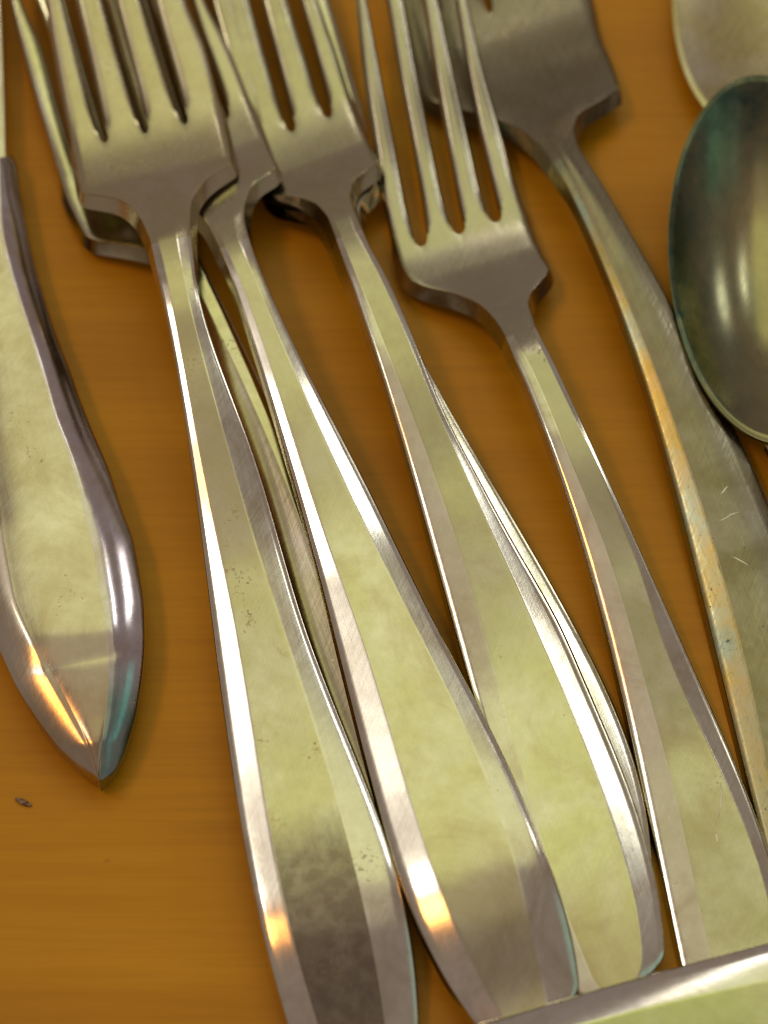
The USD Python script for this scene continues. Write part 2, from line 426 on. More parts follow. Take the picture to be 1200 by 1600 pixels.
    tang = np.gradient(mid, axis=0)
    tang /= np.linalg.norm(tang, axis=1, keepdims=True)
    side = np.cross(tang, (0, 0, 1.0))
    side /= np.linalg.norm(side, axis=1, keepdims=True)
    down = np.cross(tang, side)
    down *= np.where(down[:, 2:] > 0, -1, 1)
    # the underside is flat: measured from the crest, not from the rounded edge
    flat_top = place(P[..., 0], P[..., 1], z0 + H * 0.25)
    bottom = flat_top + down[:, None, :] * ts[:, None, None]
    for c, way in ((0, 1), (-1, -1)):                                 # the sides lean out a little towards the underside
        tg = np.gradient(top[:, c], axis=0)
        out = np.cross(tg, (0, 0, 1.0)) * way
        out /= np.linalg.norm(out, axis=1, keepdims=True) + 1e-12
        sgn = np.sign((out * (top[:, c] - top[:, NCOL // 2])).sum(1)[-30])
        lean = 0.00065 * smooth01(rows, vr - 40, vr + 10) * (1 - smooth01(rows, vn - 10, vn + 90)) + 0.00015
        bottom[:, c] += sgn * out * lean[:, None]
    bottom = np.where(bottom[..., 2:] < 0.0001, np.concatenate([bottom[..., :2], np.full_like(bottom[..., 2:], 0.0001)], -1), bottom)
    mask = np.ones((R - 1, NCOL), bool)
    tag = [[None] * NCOL for _ in range(R - 1)]
    for i in range(R - 1):
        for c in range(NCOL):
            k, o = divmod(c, NB + NS)
            if i < k_root:
                if o >= NB:
                    mask[i, c] = False
                tag[i][c] = f'tine#{k}'
            elif rows[i] < vn - 1e-6:
                tag[i][c] = 'head'
            else:
                tag[i][c] = 'bevelled_edge#0' if c < NB else 'bevelled_edge#1' if c >= NCOL - NB else 'handle'
    v, f, parts = shell(top, bottom, mask, tag)
    base = v.mean(0)
    base[2] = 0
    root_, base = thing('fork', label, 'fork', base, group)
    split_parts(root_, base, v, f, parts, mats, angle=78, labels=labels)
    if scratches:
        height = LinearNDInterpolator(P.reshape(-1, 2), Z.ravel())
        for line in scratches:
            k = np.linspace(0, len(line) - 1, 6 * len(line))
            q = np.stack([np.interp(k, np.arange(len(line)), c) for c in np.array(line, float).T], 1)
            q += 0.8 * (noise(np.c_[k * 1.3, k * 0 + line[0][0], k * 0]) - 0.5)[:, None]
            dq = np.gradient(q, axis=0)
            w = np.stack([-dq[:, 1], dq[:, 0]], 1) / np.linalg.norm(dq, axis=1)[:, None] * (0.9 * np.sin(np.linspace(0.15, 3.0, len(q))))[:, None]
            three = np.stack([q - w, q, q + w], 1)
            lift = np.array([0.004, 0.03, 0.004])
            pts = place(three[..., 0], three[..., 1], height(three) + lift)
            low = pts - np.array([0, 0, 0.00004])
            sv, sf, sp = shell(pts[:, ::-1], low[:, ::-1], np.ones((len(q) - 1, 2), bool), [['scratch'] * 2] * (len(q) - 1))
            nz = np.cross(sv[sf[0, 1]] - sv[sf[0, 0]], sv[sf[0, 2]] - sv[sf[0, 0]])
            split_parts(root_, base, sv, sf if nz[2] > 0 else sf[:, ::-1], sp, {'': S['scratch']})


def offsets(points, dx, dy=0.0):
    return [(x + dx, y + dy) for x, y in points]


def pair(centre, w0, w1):
    """The two edges of a slot from its middle line (closed end first), w0 wide at the closed end, w1 at the far end."""
    n = len(centre)
    ws = np.linspace(w0, w1, n) / 2
    return [(x - w, y) for (x, y), w in zip(centre, ws)], [(x + w, y) for (x, y), w in zip(centre, ws)]


S = {}
S['a'] = silver('silver_a', 1, spots=1.7, amount=(0.30, 0.60), grain=(0.25, -1), stain=(0.42, 0.27, 0.13), stain_range=(0.60, 0.72), stain_scale=120, toned=[((488, 1300), (560, 1600), 8, (0.24, 0.20, 0.14), 1.0, 0.004), ((365, 860), (255, 380), 14, (0.42, 0.35, 0.20), 0.75, 0.022)])  # dark handle end: a dark reflection painted into the colour; browner towards the neck
S['a_edge'] = silver('silver_a_edge', 2, spots=0.7, tarnish=(0.66, 0.62, 0.50), amount=(0.4, 0.7), grain=(0.25, -1))
S['b'] = silver('silver_b', 3, amount=(0.25, 0.55), grain=(0.35, -1))
S['c'] = silver('silver_c', 4, amount=(0.25, 0.6), grain=(0.35, -1), toned=[((722, 1340), (815, 1600), 8, (0.42, 0.36, 0.22), 0.3, 0.005), ((520, 700), (345, 360), 14, (0.44, 0.39, 0.25), 0.7, 0.022)])  # slightly browner at the handle end, more so towards the neck
S['c_edge'] = silver('silver_c_edge', 5, tarnish=(0.66, 0.62, 0.50), amount=(0.4, 0.7), grain=(0.35, -1))
S['d'] = silver('silver_d', 6, toned=[((760, 900), (540, 380), 12, (0.38, 0.335, 0.21), 0.8, 0.025), ((960, 1420), (985, 1520), 5, (0.36, 0.28, 0.13), 0.6, 0.008)], tarnish=(0.60, 0.58, 0.32), amount=(0.25, 0.6), grain=(0.35, -1))  # darker olive up towards the neck, brown at the handle end
S['d_edge'] = silver('silver_d_edge', 7, tarnish=(0.64, 0.60, 0.42), amount=(0.4, 0.7), grain=(0.35, -1))
S['e'] = silver('silver_e', 8, grain=(0.35, -1))
S['f'] = silver('silver_f', 9, toned=[((960, 850), (830, 500), 10, (0.38, 0.34, 0.24), 0.7, 0.02)], tarnish=(0.47, 0.45, 0.25), clean=(0.60, 0.57, 0.40), amount=(0.3, 0.65), spots=0.5, spot_colour=(0.06, 0.05, 0.035), grain=(0.35, -1))  # handle darker towards the neck
S['f_edge'] = silver('silver_f_edge', 10, tarnish=(0.62, 0.58, 0.42), amount=(0.35, 0.7), grain=(0.35, -1))
S['g'] = silver('silver_g', 11, toned=[((1075, 620), (880, 240), 8, (0.22, 0.19, 0.12), 0.6, 0.02)], tarnish=(0.25, 0.22, 0.125), clean=(0.37, 0.34, 0.25), amount=(0.3, 0.6), spots=0.6, spot_colour=(0.03, 0.07, 0.06), rough=(0.2, 0.36), grain=(0.35, -1))  # handle tone deepens towards the neck
S['g_edge'] = silver('silver_g_edge', 12, tarnish=(0.42, 0.33, 0.09), clean=(0.33, 0.40, 0.29), amount=(0.35, 0.6), spots=1.3, spot_colour=(0.03, 0.12, 0.12), rough=(0.2, 0.36), grain=(0.35, -1))
S['h'] = silver('silver_h', 13, stain=None, bloom_scale=40, toned=[((1118, 400), (1045, 400), 7, (0.045, 0.085, 0.06), 0.95, 0.008), ((1172, 235), (1168, 130), 9, (0.04, 0.06, 0.045), 0.9, 0.010)], tarnish=(0.085, 0.135, 0.085), clean=(0.40, 0.34, 0.17), amount=(0.35, 0.95), rough=(0.16, 0.22), grain=(0.2, -1))  # left and upper bowl: reflection of dark surroundings painted into the colour
S['i'] = silver('silver_i', 14, tarnish=(0.50, 0.43, 0.20), clean=(0.58, 0.53, 0.38), rough=(0.26, 0.40), amount=(0.25, 0.6), grain=(0.2, -1))
S['k'] = silver('silver_k', 15, toned=[((95, 1085), (150, 1215), 7, (0.36, 0.24, 0.12), 0.6, 0.005)], spots=0.8, tarnish=(0.53, 0.46, 0.31), clean=(0.68, 0.63, 0.50), amount=(0.3, 0.65), grain=(0.25, -1))  # browner towards the handle's point
S['k_edge'] = silver('silver_k_edge', 16, toned=[((200, 1075), (180, 1200), 6, (0.12, 0.26, 0.22), 0.75, 0.004)], tarnish=(0.52, 0.45, 0.45), clean=(0.66, 0.61, 0.59), amount=(0.3, 0.6), spots=0.4, grain=(0.25, -1))  # purplish tone and teal point are reflections painted into the colour
S['j'] = silver('silver_j', 17, tarnish=(0.55, 0.58, 0.27), clean=(0.63, 0.62, 0.36), amount=(0.2, 0.5), grain=(1, 0.2))
S['j_edge'] = silver('silver_j_edge', 18, tarnish=(0.68, 0.65, 0.58), amount=(0.4, 0.7), grain=(1, 0.2), scratch=1.6)

S['scratch'] = silver('scratched_silver', 19, tarnish=(0.85, 0.83, 0.70), clean=(0.90, 0.88, 0.80), rough=(0.3, 0.4))
# fork A, on top of the pile at the left
fork('topmost fork at left, brown specks on its handle, lying over two others', ((265, 362), (548, 1600)),
     [(52, -120), (72, 0), (82, 65), (100, 165), (112, 225), (122, 275), (126, 296), (133, 303), (150, 306), (172, 309), (190, 315), (206, 326), (220, 343), (229, 362), (236, 382), (252, 458), (267, 533), (281, 617), (294, 687), (304, 758), (315, 833), (322, 900), (333, 987), (346, 1075), (357, 1162), (370, 1250), (385, 1350), (405, 1447), (436, 1556), (452, 1605)],
     [(255, -120), (290, 0), (320, 75), (340, 150), (357, 220), (362, 248), (361, 256), (352, 262), (330, 276), (312, 293), (301, 313), (298, 340), (298, 362), (303, 408), (310, 454), (329, 521), (348, 583), (367, 637), (396, 704), (421, 779), (444, 860), (460, 930), (475, 979), (506, 1053), (545, 1158), (580, 1241), (606, 1315), (632, 1412), (648, 1504), (653, 1582), (655, 1640)],
     [(244, 362), (260, 425), (277, 512), (290, 592), (310, 687), (325, 754), (337, 842), (355, 910), (372, 987), (390, 1097), (409, 1228), (427, 1315), (444, 1403), (466, 1499), (497, 1600)],
     [(275, 362), (290, 454), (312, 542), (329, 608), (354, 683), (375, 771), (404, 879), (444, 987), (475, 1084), (510, 1197), (545, 1315), (567, 1416), (584, 1499), (602, 1600)],
     [(-260, 26), (-60, 19), (80, 15.4), (200, 13.6), (265, 14.2), (320, 17.2), (370, 19.6), (430, 20.0), (560, 17.6), (900, 11.0), (1250, 8.6), (1450, 8.4), (1650, 8.4)],
     (265, 375), (130, 300), [pair([(165, 222), (148, 165), (128, 80), (108, 0), (82, -120)], 15, 24), pair([(228, 208), (200, 110), (170, 0), (140, -120)], 15, 24), pair([(290, 195), (262, 105), (231, 0), (200, -120)], 15, 24)],
     (228, 205), (562, 1665), end_drop=5.0, slope=((0.22, 0.15), (0.20, 0.08)), mats={'': S['a'], 'bevelled_edge': S['a_edge']})
# fork B, under it on the table
fork('mostly hidden silver fork under the topmost one, squared shoulder resting near the knife', ((262, 400), (625, 1380)),
     [(-3, -120), (17, 0), (37, 83), (60, 167), (80, 233), (103, 307), (124, 352), (132, 367), (142, 374), (180, 380), (215, 386), (240, 394), (262, 412), (278, 440), (300, 500), (345, 640), (390, 780), (430, 890), (480, 1030), (530, 1170), (575, 1290), (620, 1400), (660, 1500)],
     [(210, -120), (245, 0), (270, 75), (290, 150), (310, 240), (322, 300), (324, 310), (318, 320), (310, 335), (305, 360), (310, 395), (330, 440), (360, 496), (404, 590), (448, 690), (490, 790), (532, 900), (572, 1010), (615, 1130), (652, 1240), (690, 1360), (722, 1470)],
     [(292, 420), (312, 458), (354, 546), (383, 600), (425, 708), (462, 792), (500, 900), (538, 1010), (575, 1130), (640, 1300), (690, 1470)],
     [(315, 420), (346, 490), (396, 595), (440, 700), (482, 800), (522, 900), (562, 1010), (604, 1130), (680, 1360), (712, 1470)],
     [(-260, 16), (-60, 10), (80, 6.2), (220, 4.2), (330, 4.6), (380, 6.5), (450, 8.6), (560, 8.6), (900, 5.2), (1300, 2.6), (1600, 2.4)],
     (290, 455), (138, 373), [pair([(135, 280), (100, 165), (73, 67), (45, 0), (15, -120)], 16, 26), pair([(190, 270), (160, 165), (125, 40), (100, -60)], 16, 24), pair([(250, 255), (225, 165), (190, 40), (160, -60)], 16, 24)],
     (195, 268), (628, 1395), mats={'': S['b']})
# fork E, under fork D
EL = [(345, -120), (375, 0), (392, 60), (410, 140), (425, 205), (434, 260), (439, 285), (444, 300), (452, 312), (468, 322), (487, 333), (503, 350), (518, 375), (535, 420), (565, 500), (610, 620), (655, 740), (700, 860), (745, 975), (800, 1100), (850, 1230), (880, 1350), (900, 1450)]
ER = [(475, -120), (515, 0), (540, 80), (566, 170), (584, 250), (588, 275), (587, 290), (580, 298), (571, 306), (564, 318), (562, 335), (570, 365), (585, 405), (612, 462), (650, 540), (690, 610), (725, 680), (760, 740), (800, 805), (850, 890), (905, 995), (933, 1042), (958, 1092), (983, 1158), (1000, 1225), (1014, 1300), (1020, 1380), (1022, 1450)]
fork('silver fork nested under the third fork, only a strip of its right edge showing', ((530, 400), (960, 1450)), EL, ER,
     [(535, 390), (560, 450), (600, 555), (650, 680), (700, 800), (760, 930), (830, 1080), (880, 1220), (910, 1350), (920, 1440)],
     [(560, 375), (595, 450), (640, 560), (690, 660), (750, 770), (810, 880), (870, 1000), (920, 1100), (960, 1220), (985, 1350), (990, 1440)],
     [(-260, 15), (-60, 10), (80, 6.2), (200, 4.2), (290, 4.8), (340, 8.0), (420, 11.0), (500, 11.0), (760, 7.0), (1100, 3.0), (1500, 2.4)],
     (550, 385), (440, 300), [pair([(398, 203), (373, 118), (348, 28), (323, -72)], 20, 28), pair([(458, 209), (433, 118), (403, 8), (375, -112)], 21, 28), pair([(519, 201), (493, 108), (463, 8), (428, -112)], 21, 28)],
     (458, 211), (975, 1495), mats={'': S['e']})
# fork D, third from the left
DL = [(335, -120), (365, 0), (385, 60), (402, 140), (416, 210), (424, 255), (428, 280), (434, 291), (445, 296), (462, 301), (480, 310), (500, 325), (514, 345), (527, 380), (537, 410), (554, 462), (575, 521), (600, 593), (625, 674), (650, 765), (675, 860), (700, 955), (715, 1004), (729, 1058), (750, 1130), (775, 1210), (800, 1290), (830, 1380), (860, 1460), (885, 1530)]
DR = [(460, -120), (497, 0), (525, 80), (555, 170), (575, 220), (588, 246), (589, 255), (580, 263), (563, 274), (552, 287), (548, 303), (554, 328), (575, 379), (600, 429), (630, 485), (660, 560), (695, 650), (735, 720), (775, 795), (810, 865), (850, 930), (880, 980), (908, 1058), (942, 1125), (971, 1200), (1000, 1283), (1021, 1358), (1033, 1429), (1039, 1495), (1040, 1530)]
fork('pale yellow-green fork right of the warm lamp reflection, another fork nested beneath', ((515, 345), (965, 1510)), DL, DR,
     [(523, 345), (546, 396), (567, 450), (592, 517), (620, 590), (645, 648), (670, 720), (695, 785), (720, 860), (758, 985), (775, 1065), (800, 1158), (829, 1246), (862, 1354), (887, 1429), (920, 1515)],
     [(545, 345), (575, 400), (610, 465), (640, 535), (680, 640), (720, 725), (760, 815), (795, 885), (840, 985), (875, 1079), (908, 1154), (937, 1233), (962, 1300), (983, 1367), (996, 1429), (1002, 1510)],
     [(-260, 18), (-60, 13), (80, 8.8), (190, 6.8), (255, 7.4), (300, 10.4), (350, 13.3), (430, 14.2), (520, 13.4), (760, 9.2), (1100, 5.4), (1500, 5.0)],
     (530, 372), (432, 288), [pair([(395, 195), (370, 110), (345, 20), (320, -80)], 15, 20), pair([(455, 201), (430, 110), (400, 0), (372, -120)], 17, 22), pair([(516, 193), (490, 100), (460, 0), (425, -120)], 17, 24)],
     (456, 203), (975, 1555), slope=((0.16, 0.08), (0.22, 0.16)), mats={'': S['d'], 'bevelled_edge': S['d_edge']})
# fork C, second from the left
CL = [(150, -120), (180, 0), (205, 80), (225, 150), (248, 225), (262, 280), (268, 300), (276, 310), (288, 318), (300, 328), (314, 340), (326, 356), (346, 396), (367, 446), (387, 508), (408, 583), (429, 654), (450, 725), (467, 787), (483, 842), (499, 900), (519, 983), (545, 1084), (571, 1175), (593, 1272), (619, 1359), (650, 1442), (685, 1508), (725, 1575)]
CR = [(280, -120), (320, 0), (350, 60), (380, 130), (402, 188), (420, 232), (430, 254), (431, 262), (424, 270), (408, 279), (395, 291), (386, 308), (382, 328), (383, 348), (400, 404), (429, 471), (458, 533), (492, 604), (533, 683), (575, 758), (617, 842), (640, 900), (668, 950), (700, 1015), (729, 1071), (767, 1133), (804, 1217), (837, 1300), (867, 1375), (887, 1437), (900, 1488), (905, 1545)]
fork('silver fork with an orange lamp glint near the end of its handle', ((340, 345), (815, 1570)), CL, CR,
     [(337, 354), (371, 425), (400, 500), (421, 571), (450, 654), (479, 737), (508, 842), (534, 900), (562, 987), (597, 1097), (628, 1197), (654, 1285), (676, 1359), (702, 1425), (733, 1490), (772, 1570)],
     [(366, 354), (396, 437), (425, 500), (454, 571), (487, 642), (529, 733), (567, 817), (606, 900), (650, 987), (700, 1083), (742, 1167), (783, 1283), (808, 1375), (829, 1450), (848, 1540)],
     [(-260, 20), (-60, 14.5), (80, 10.8), (190, 8.8), (255, 9.3), (300, 11.8), (350, 14.4), (420, 15.4), (560, 14.2), (900, 9.6), (1200, 9.2), (1400, 9.8), (1600, 9.8)],
     (352, 385), (272, 305), [pair([(235, 190), (210, 110), (180, 0), (150, -100)], 15, 20), pair([(297, 190), (270, 110), (240, 0), (205, -120)], 16, 22), pair([(361, 203), (338, 140), (306, 50), (285, -20), (250, -120)], 16, 22)],
     (300, 203), (835, 1610), end_drop=3.8, bevel=1.9, slope=((0.25, 0.24), (0.22, 0.08)), mats={'': S['c'], 'bevelled_edge': S['c_edge']})
# fork F, alone to the right
fork('fork lying alone right of the pile, its long tines crossing over the broad dark fork', ((812, 500), (1135, 1500)),
     [(548, -120), (558, 0), (570, 117), (585, 216), (599, 303), (615, 375), (624, 408), (630, 424), (640, 437), (655, 446), (676, 452), (700, 457), (722, 464), (751, 478), (774, 502), (792, 532), (805, 565), (820, 600), (840, 650), (865, 715), (890, 785), (910, 850), (930, 925), (948, 995), (967, 1067), (983, 1137), (1000, 1204), (1017, 1287), (1033, 1367), (1050, 1442), (1063, 1504), (1068, 1530)],
     [(703, -120), (733, 12), (757, 117), (786, 216), (809, 297), (832, 362), (850, 402), (858, 415), (857, 425), (848, 437), (836, 450), (829, 462), (827, 478), (835, 503), (860, 555), (885, 610), (920, 680), (950, 745), (985, 820), (1020, 900), (1057, 993), (1092, 1067), (1121, 1129), (1150, 1196), (1175, 1256), (1200, 1325), (1222, 1400), (1235, 1470), (1240, 1520)],
     [(783, 500), (812, 538), (840, 590), (865, 660), (890, 720), (920, 785), (945, 850), (970, 925), (987, 1000), (1008, 1062), (1029, 1137), (1054, 1237), (1075, 1333), (1096, 1429), (1112, 1500)],
     [(826, 500), (858, 565), (890, 640), (920, 700), (955, 775), (985, 850), (1020, 940), (1040, 1010), (1062, 1071), (1092, 1133), (1121, 1196), (1150, 1258), (1179, 1333), (1200, 1396), (1212, 1500)],
     [(-260, 19), (-60, 14.5), (100, 10.2), (250, 6.0), (350, 4.5), (400, 5.2), (455, 7.7), (500, 10.2), (560, 11.9), (650, 11.6), (900, 7.4), (1200, 3.6), (1520, 2.6)],
     (812, 520), (632, 428), [([(646, 373), (637, 333), (617, 228), (593, 105), (573, 0), (545, -120)], [(668, 373), (666, 344), (649, 245), (625, 117), (605, 0), (580, -120)]),
                              ([(708, 363), (701, 344), (678, 245), (652, 117), (631, 0), (605, -120)], [(730, 363), (725, 344), (704, 245), (681, 117), (662, 0), (640, -120)]),
                              ([(772, 357), (760, 332), (736, 233), (710, 117), (685, 0), (655, -120)], [(793, 357), (786, 340), (757, 233), (733, 117), (713, 0), (690, -120)])],
     (720, 362), (1155, 1560), slope=((0.20, 0.12), (0.25, 0.25)), scratches=[[(1126, 1222), (1128, 1240), (1127, 1258), (1122, 1280)], [(1118, 1300), (1123, 1318)], [(1045, 1390), (1058, 1378)]], mats={'': S['f'], 'bevelled_edge': S['f_edge']}, tine_round=0.6, tip=-160)
# fork G, broad, dark, at the right
fork('broad dark tarnished fork at right with greenish patina along its rounded handle', ((862, 235), (1210, 1200)),
     [(585, -150), (612, -60), (625, 0), (640, 70), (652, 120), (656, 140), (664, 152), (690, 165), (725, 174), (760, 182), (785, 190), (810, 201), (832, 218), (850, 238), (879, 284), (908, 335), (932, 391), (955, 452), (980, 518), (1010, 610), (1030, 685), (1050, 745), (1065, 810), (1080, 865), (1095, 935), (1112, 1000), (1129, 1058), (1142, 1117), (1158, 1183), (1171, 1233), (1190, 1300), (1205, 1360)],
     [(880, -150), (905, -60), (923, 0), (937, 58), (955, 99), (964, 126), (966, 138), (955, 149), (932, 160), (912, 172), (900, 188), (897, 203), (902, 222), (920, 256), (955, 312), (996, 375), (1025, 432), (1054, 488), (1085, 545), (1115, 603), (1140, 652), (1175, 730), (1205, 800), (1240, 880), (1280, 990), (1310, 1100), (1330, 1200), (1340, 1300), (1345, 1360)],
     [(868, 240), (905, 300), (930, 355), (955, 410), (980, 470), (1015, 560), (1045, 640), (1072, 720), (1100, 800), (1125, 880), (1150, 965), (1170, 1050), (1190, 1150), (1215, 1300)],
     [(892, 240), (925, 290), (960, 340), (1000, 405), (1030, 465), (1060, 530), (1100, 600), (1130, 665), (1160, 735), (1190, 810), (1220, 890), (1255, 1000), (1280, 1100), (1300, 1300)],
     [(-260, 13), (-60, 3.6), (40, 3.2), (110, 4.5), (165, 6.6), (210, 9.0), (270, 10.6), (400, 10.4), (700, 6.6), (1000, 3.4), (1360, 2.4)],
     (872, 250), (661, 150), [pair([(682, 22), (670, -30), (650, -150)], 14, 20), pair([(765, 15), (745, -50), (720, -150)], 14, 20), pair([(846, 22), (830, -40), (805, -150)], 14, 20)],
     (762, 18), (1275, 1420), tip=-150, mats={'': S['g'], 'bevelled_edge#0': S['g_edge']}, slope=((0.30, 0.26), (0.26, 0.22)), scratches=[[(1118, 818), (1130, 812), (1142, 804), (1166, 797)], [(1136, 866), (1150, 872), (1164, 880), (1176, 888)], [(1124, 775), (1132, 765), (1140, 758)]], bevel=1.6, crown=0.3, cup=0.5)


# ------------------------------------------------------------------ flat handle across the corner
def flat_handle():
    d = np.array([1.0, -0.281])
    d /= np.linalg.norm(d)
    n = np.array([-d[1], d[0]])                      # towards the bottom of the photograph
    o = np.array([721.0, 1600.0])
    s = np.linspace(-120, 900, 52)
    bend = lambda x: 0.000035 * (x - 250) ** 2
    cols = np.array([0, 3, 15, 30, 43, 46, 49, 60, 90, 130, 170, 190, 193, 197, 210, 225, 237, 240], float)
    hz = np.array([-1.6, -1.15, -0.72, -0.33, -0.04, 0.0, 0.0, 0, 0, 0, 0, 0, 0, -0.05, -0.3, -0.6, -0.9, -1.15])
    width = np.interp(s, [-120, -60, 0, 500, 900], [0.90, 0.97, 1.0, 1.04, 0.9])
    U = 5 + (cols[None] ) * np.interp(s, [-120, 0, 280, 500, 900], [0.9, 0.95, 1.05, 1.25, 1.2])[:, None]
    U = U + (bend(s) - bend(250))[:, None]
    end = np.sqrt(np.clip(1 - (np.clip(-s - 60, 0, 60) / 61) ** 2, 0.02, 1))
    U = (U - 125) * end[:, None] + 125
    P = o + s[:, None, None] * d + U[..., None] * n
    Z = 9.8 + hz[None] * np.interp(s, [-120, 150, 480, 900], [1.75, 1.6, 1.2, 1.2])[:, None] + 0.0 * s[:, None]
    top = place(P[..., 0], P[..., 1], Z)
    bot = place(P[..., 0], P[..., 1], Z * 0 + 9.8 - 3.4)
    bot[..., 1] += (top - place(P[..., 0], P[..., 1], Z)).mean() * 0
    tag = [['bevelled_edge#0' if c < 5 else 'bevelled_edge#1' if c >= 12 else 'handle' for c in range(len(cols) - 1)] for _ in s[1:]]
    v, f, parts = shell(top, bot, np.ones((len(s) - 1, len(cols) - 1), bool), tag)
    base = v.mean(0) * (1, 1, 0)
    r, b = thing('serving_utensil', 'wide flat silver utensil with a bright sloping rim, lying across the fork ends', 'utensil', base)
    split_parts(r, b, v, f, parts, {'': S['j'], 'bevelled_edge': S['j_edge']})


flat_handle()


# ------------------------------------------------------------------ knife with a hollow handle, at the left edge
def knife():
    d = np.array([155 + 25, 1222 - 245], float)
    d /= np.linalg.norm(d)
    nrm = np.array([d[1], -d[0]])
    R_ = [(20, 243), (27, 252), (31, 294), (41, 350), (52, 402), (67, 455), (86, 515), (109, 575), (127, 627), (150, 684), (172, 736), (191, 796), (210, 850), (223, 925), (227, 985), (225, 1037), (218, 1094), (205, 1150), (190, 1188), (174, 1212), (158, 1222)]
    CR_ = [(-4, 245), (-3, 300), (0, 365), (11, 410), (30, 474), (49, 530), (67, 590), (82, 646), (101, 695), (116, 740), (131, 796), (144, 850), (157, 925), (168, 985), (170, 1037), (168, 1094), (160, 1160), (155, 1210)]
    CL_ = [(-38, 245), (-42, 365), (-36, 474), (-30, 590), (-20, 695), (0, 786), (8, 850), (22, 925), (45, 985), (72, 1040), (105, 1100), (135, 1160), (152, 1210)]
    L_ = [(-62, 247), (-70, 294), (-76, 402), (-78, 515), (-78, 627), (-74, 736), (-66, 820), (-52, 900), (-30, 965), (0, 1026), (19, 1067), (49, 1116), (82, 1161), (112, 1194), (136, 1214), (154, 1221)]
    f = [along(p, d) for p in (L_, CL_, CR_, R_)]
    v0, v1 = np.array((0, 246.0)) @ d + 0, np.array((155, 1219.0)) @ d
    v0 = np.array((18, 243.0)) @ d
    rows = np.concatenate([np.linspace(v0, v1 - 200, 50), np.linspace(v1 - 190, v1 - 20, 28), v1 - 20 * (1 - np.sin(np.linspace(0.05, 1, 8) * math.pi / 2)) - 0.3])
    loc = np.array([0, 0.03, 0.10, 0.25, 0.45, 0.65, 0.85, 0.95, 1])
    mid = np.array([0, 0.05, 0.15, 0.3, 0.5, 0.7, 0.85, 0.95, 1])
    C = 25
    U, Zt, Zb = (np.zeros((len(rows), C)) for _ in range(3))
    for i, v in enumerate(rows):
        l, cl, cr, r = (float(g(v)) for g in f)
        if r - l < 2:
            m_ = (l + r) / 2
            l, r = m_ - 1, m_ + 1
        cl, cr = np.clip(cl, l + 0.12 * (r - l), r), np.clip(cr, l, r - 0.12 * (r - l))
        if cr < cl + 1:
            cl, cr = (cl + cr) / 2 - 0.5, (cl + cr) / 2 + 0.5
        U[i] = np.concatenate([l + (cl - l) * loc, (cl + (cr - cl) * mid)[1:-1], cr + (r - cr) * (1 - loc[::-1])])
        w = smooth01(v, v1 - 235, v1 - 185)                     # past the raised panel's end the top is a ridge
        tipf = np.interp(v, [v0, v0 + 300, v1 - 420, v1 - 180, v1 - 60, v1], [8.2, 8.8, 10.6, 9.6, 8.0, 5.8])
        rise = min(tipf - 5.0, 3.0)
        side = -rise * (1 - loc) ** 1.7 - np.array([0.35, 0.05, 0, 0, 0, 0, 0, 0.02, 0.05])
        panel = 0.25 * (1 - (2 * mid - 1) ** 2) - 0.05 - 0.45 * w * 0
        left_side = -2.0 * (1 - loc) ** 1.35 - np.array([1.2, 0.25, 0.02, 0, 0, 0, 0, 0.02, 0.05])
        Zt[i] = tipf + np.concatenate([left_side, panel[1:-1], side[::-1]]) - 0.55 * w * np.concatenate([loc, np.ones(7), loc[::-1]]) * np.interp(v, [v1 - 100, v1], [1, 0.2])
        ze = tipf - rise - 0.9
        Zb[i] = ze - (ze - 0.7) * np.sin(np.linspace(0, math.pi, C)) ** 0.6
    P = rows[:, None, None] * d + U[..., None] * nrm
    top = place(P[..., 0], P[..., 1], Zt)
    bot = top.copy()
    bot[..., 2] = Zb / 1000
    tag = [['bevelled_edge#0' if c < 8 else 'bevelled_edge#1' if c >= 16 else 'handle' for c in range(C - 1)] for _ in rows[1:]]
    v, fc, parts = shell(top, bot, np.ones((len(rows) - 1, C - 1), bool), tag)
    base = v.mean(0) * (1, 1, 0)
    root, base = thing('table_knife', 'hollow-handled silver knife at the left edge, pointed handle end towards the viewer', 'knife', base)
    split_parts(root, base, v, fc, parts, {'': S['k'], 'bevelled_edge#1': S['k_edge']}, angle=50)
    # blade, its right edge just inside the frame
    BL = [(-70, -150), (-62, 0), (-56, 140), (-52, 235), (-52, 252)]
    BR = [(-6, -150), (2, 0), (6, 100), (9, 190), (10, 235), (11, 252)]
    fl, fr = along(BL, d), along(BR, d)
    rows = np.linspace(np.array((-20, -150.0)) @ d, np.array((-10, 250.0)) @ d, 24)
    loc = np.array([0, 0.06, 0.3, 0.6, 0.9, 0.97, 1])
    U = fl(rows)[:, None] + (fr(rows) - fl(rows))[:, None] * loc
    P = rows[:, None, None] * d + U[..., None] * nrm
    Z = 6.6 + np.array([-0.5, -0.1, 0.1, 0.1, 0, -0.15, -0.6])[None] + 0 * rows[:, None]
    top = place(P[..., 0], P[..., 1], Z)
    bot = top.copy()
    bot[..., 2] -= np.array([0.6, 1.2, 1.8, 1.9, 1.8, 1.6, 1.0]) / 1000
    v, fc, parts = shell(top, bot, np.ones((23, 6), bool), [['blade'] * 6] * 23)
    split_parts(root, base, v, fc, parts, {'': S['k']})


knife()


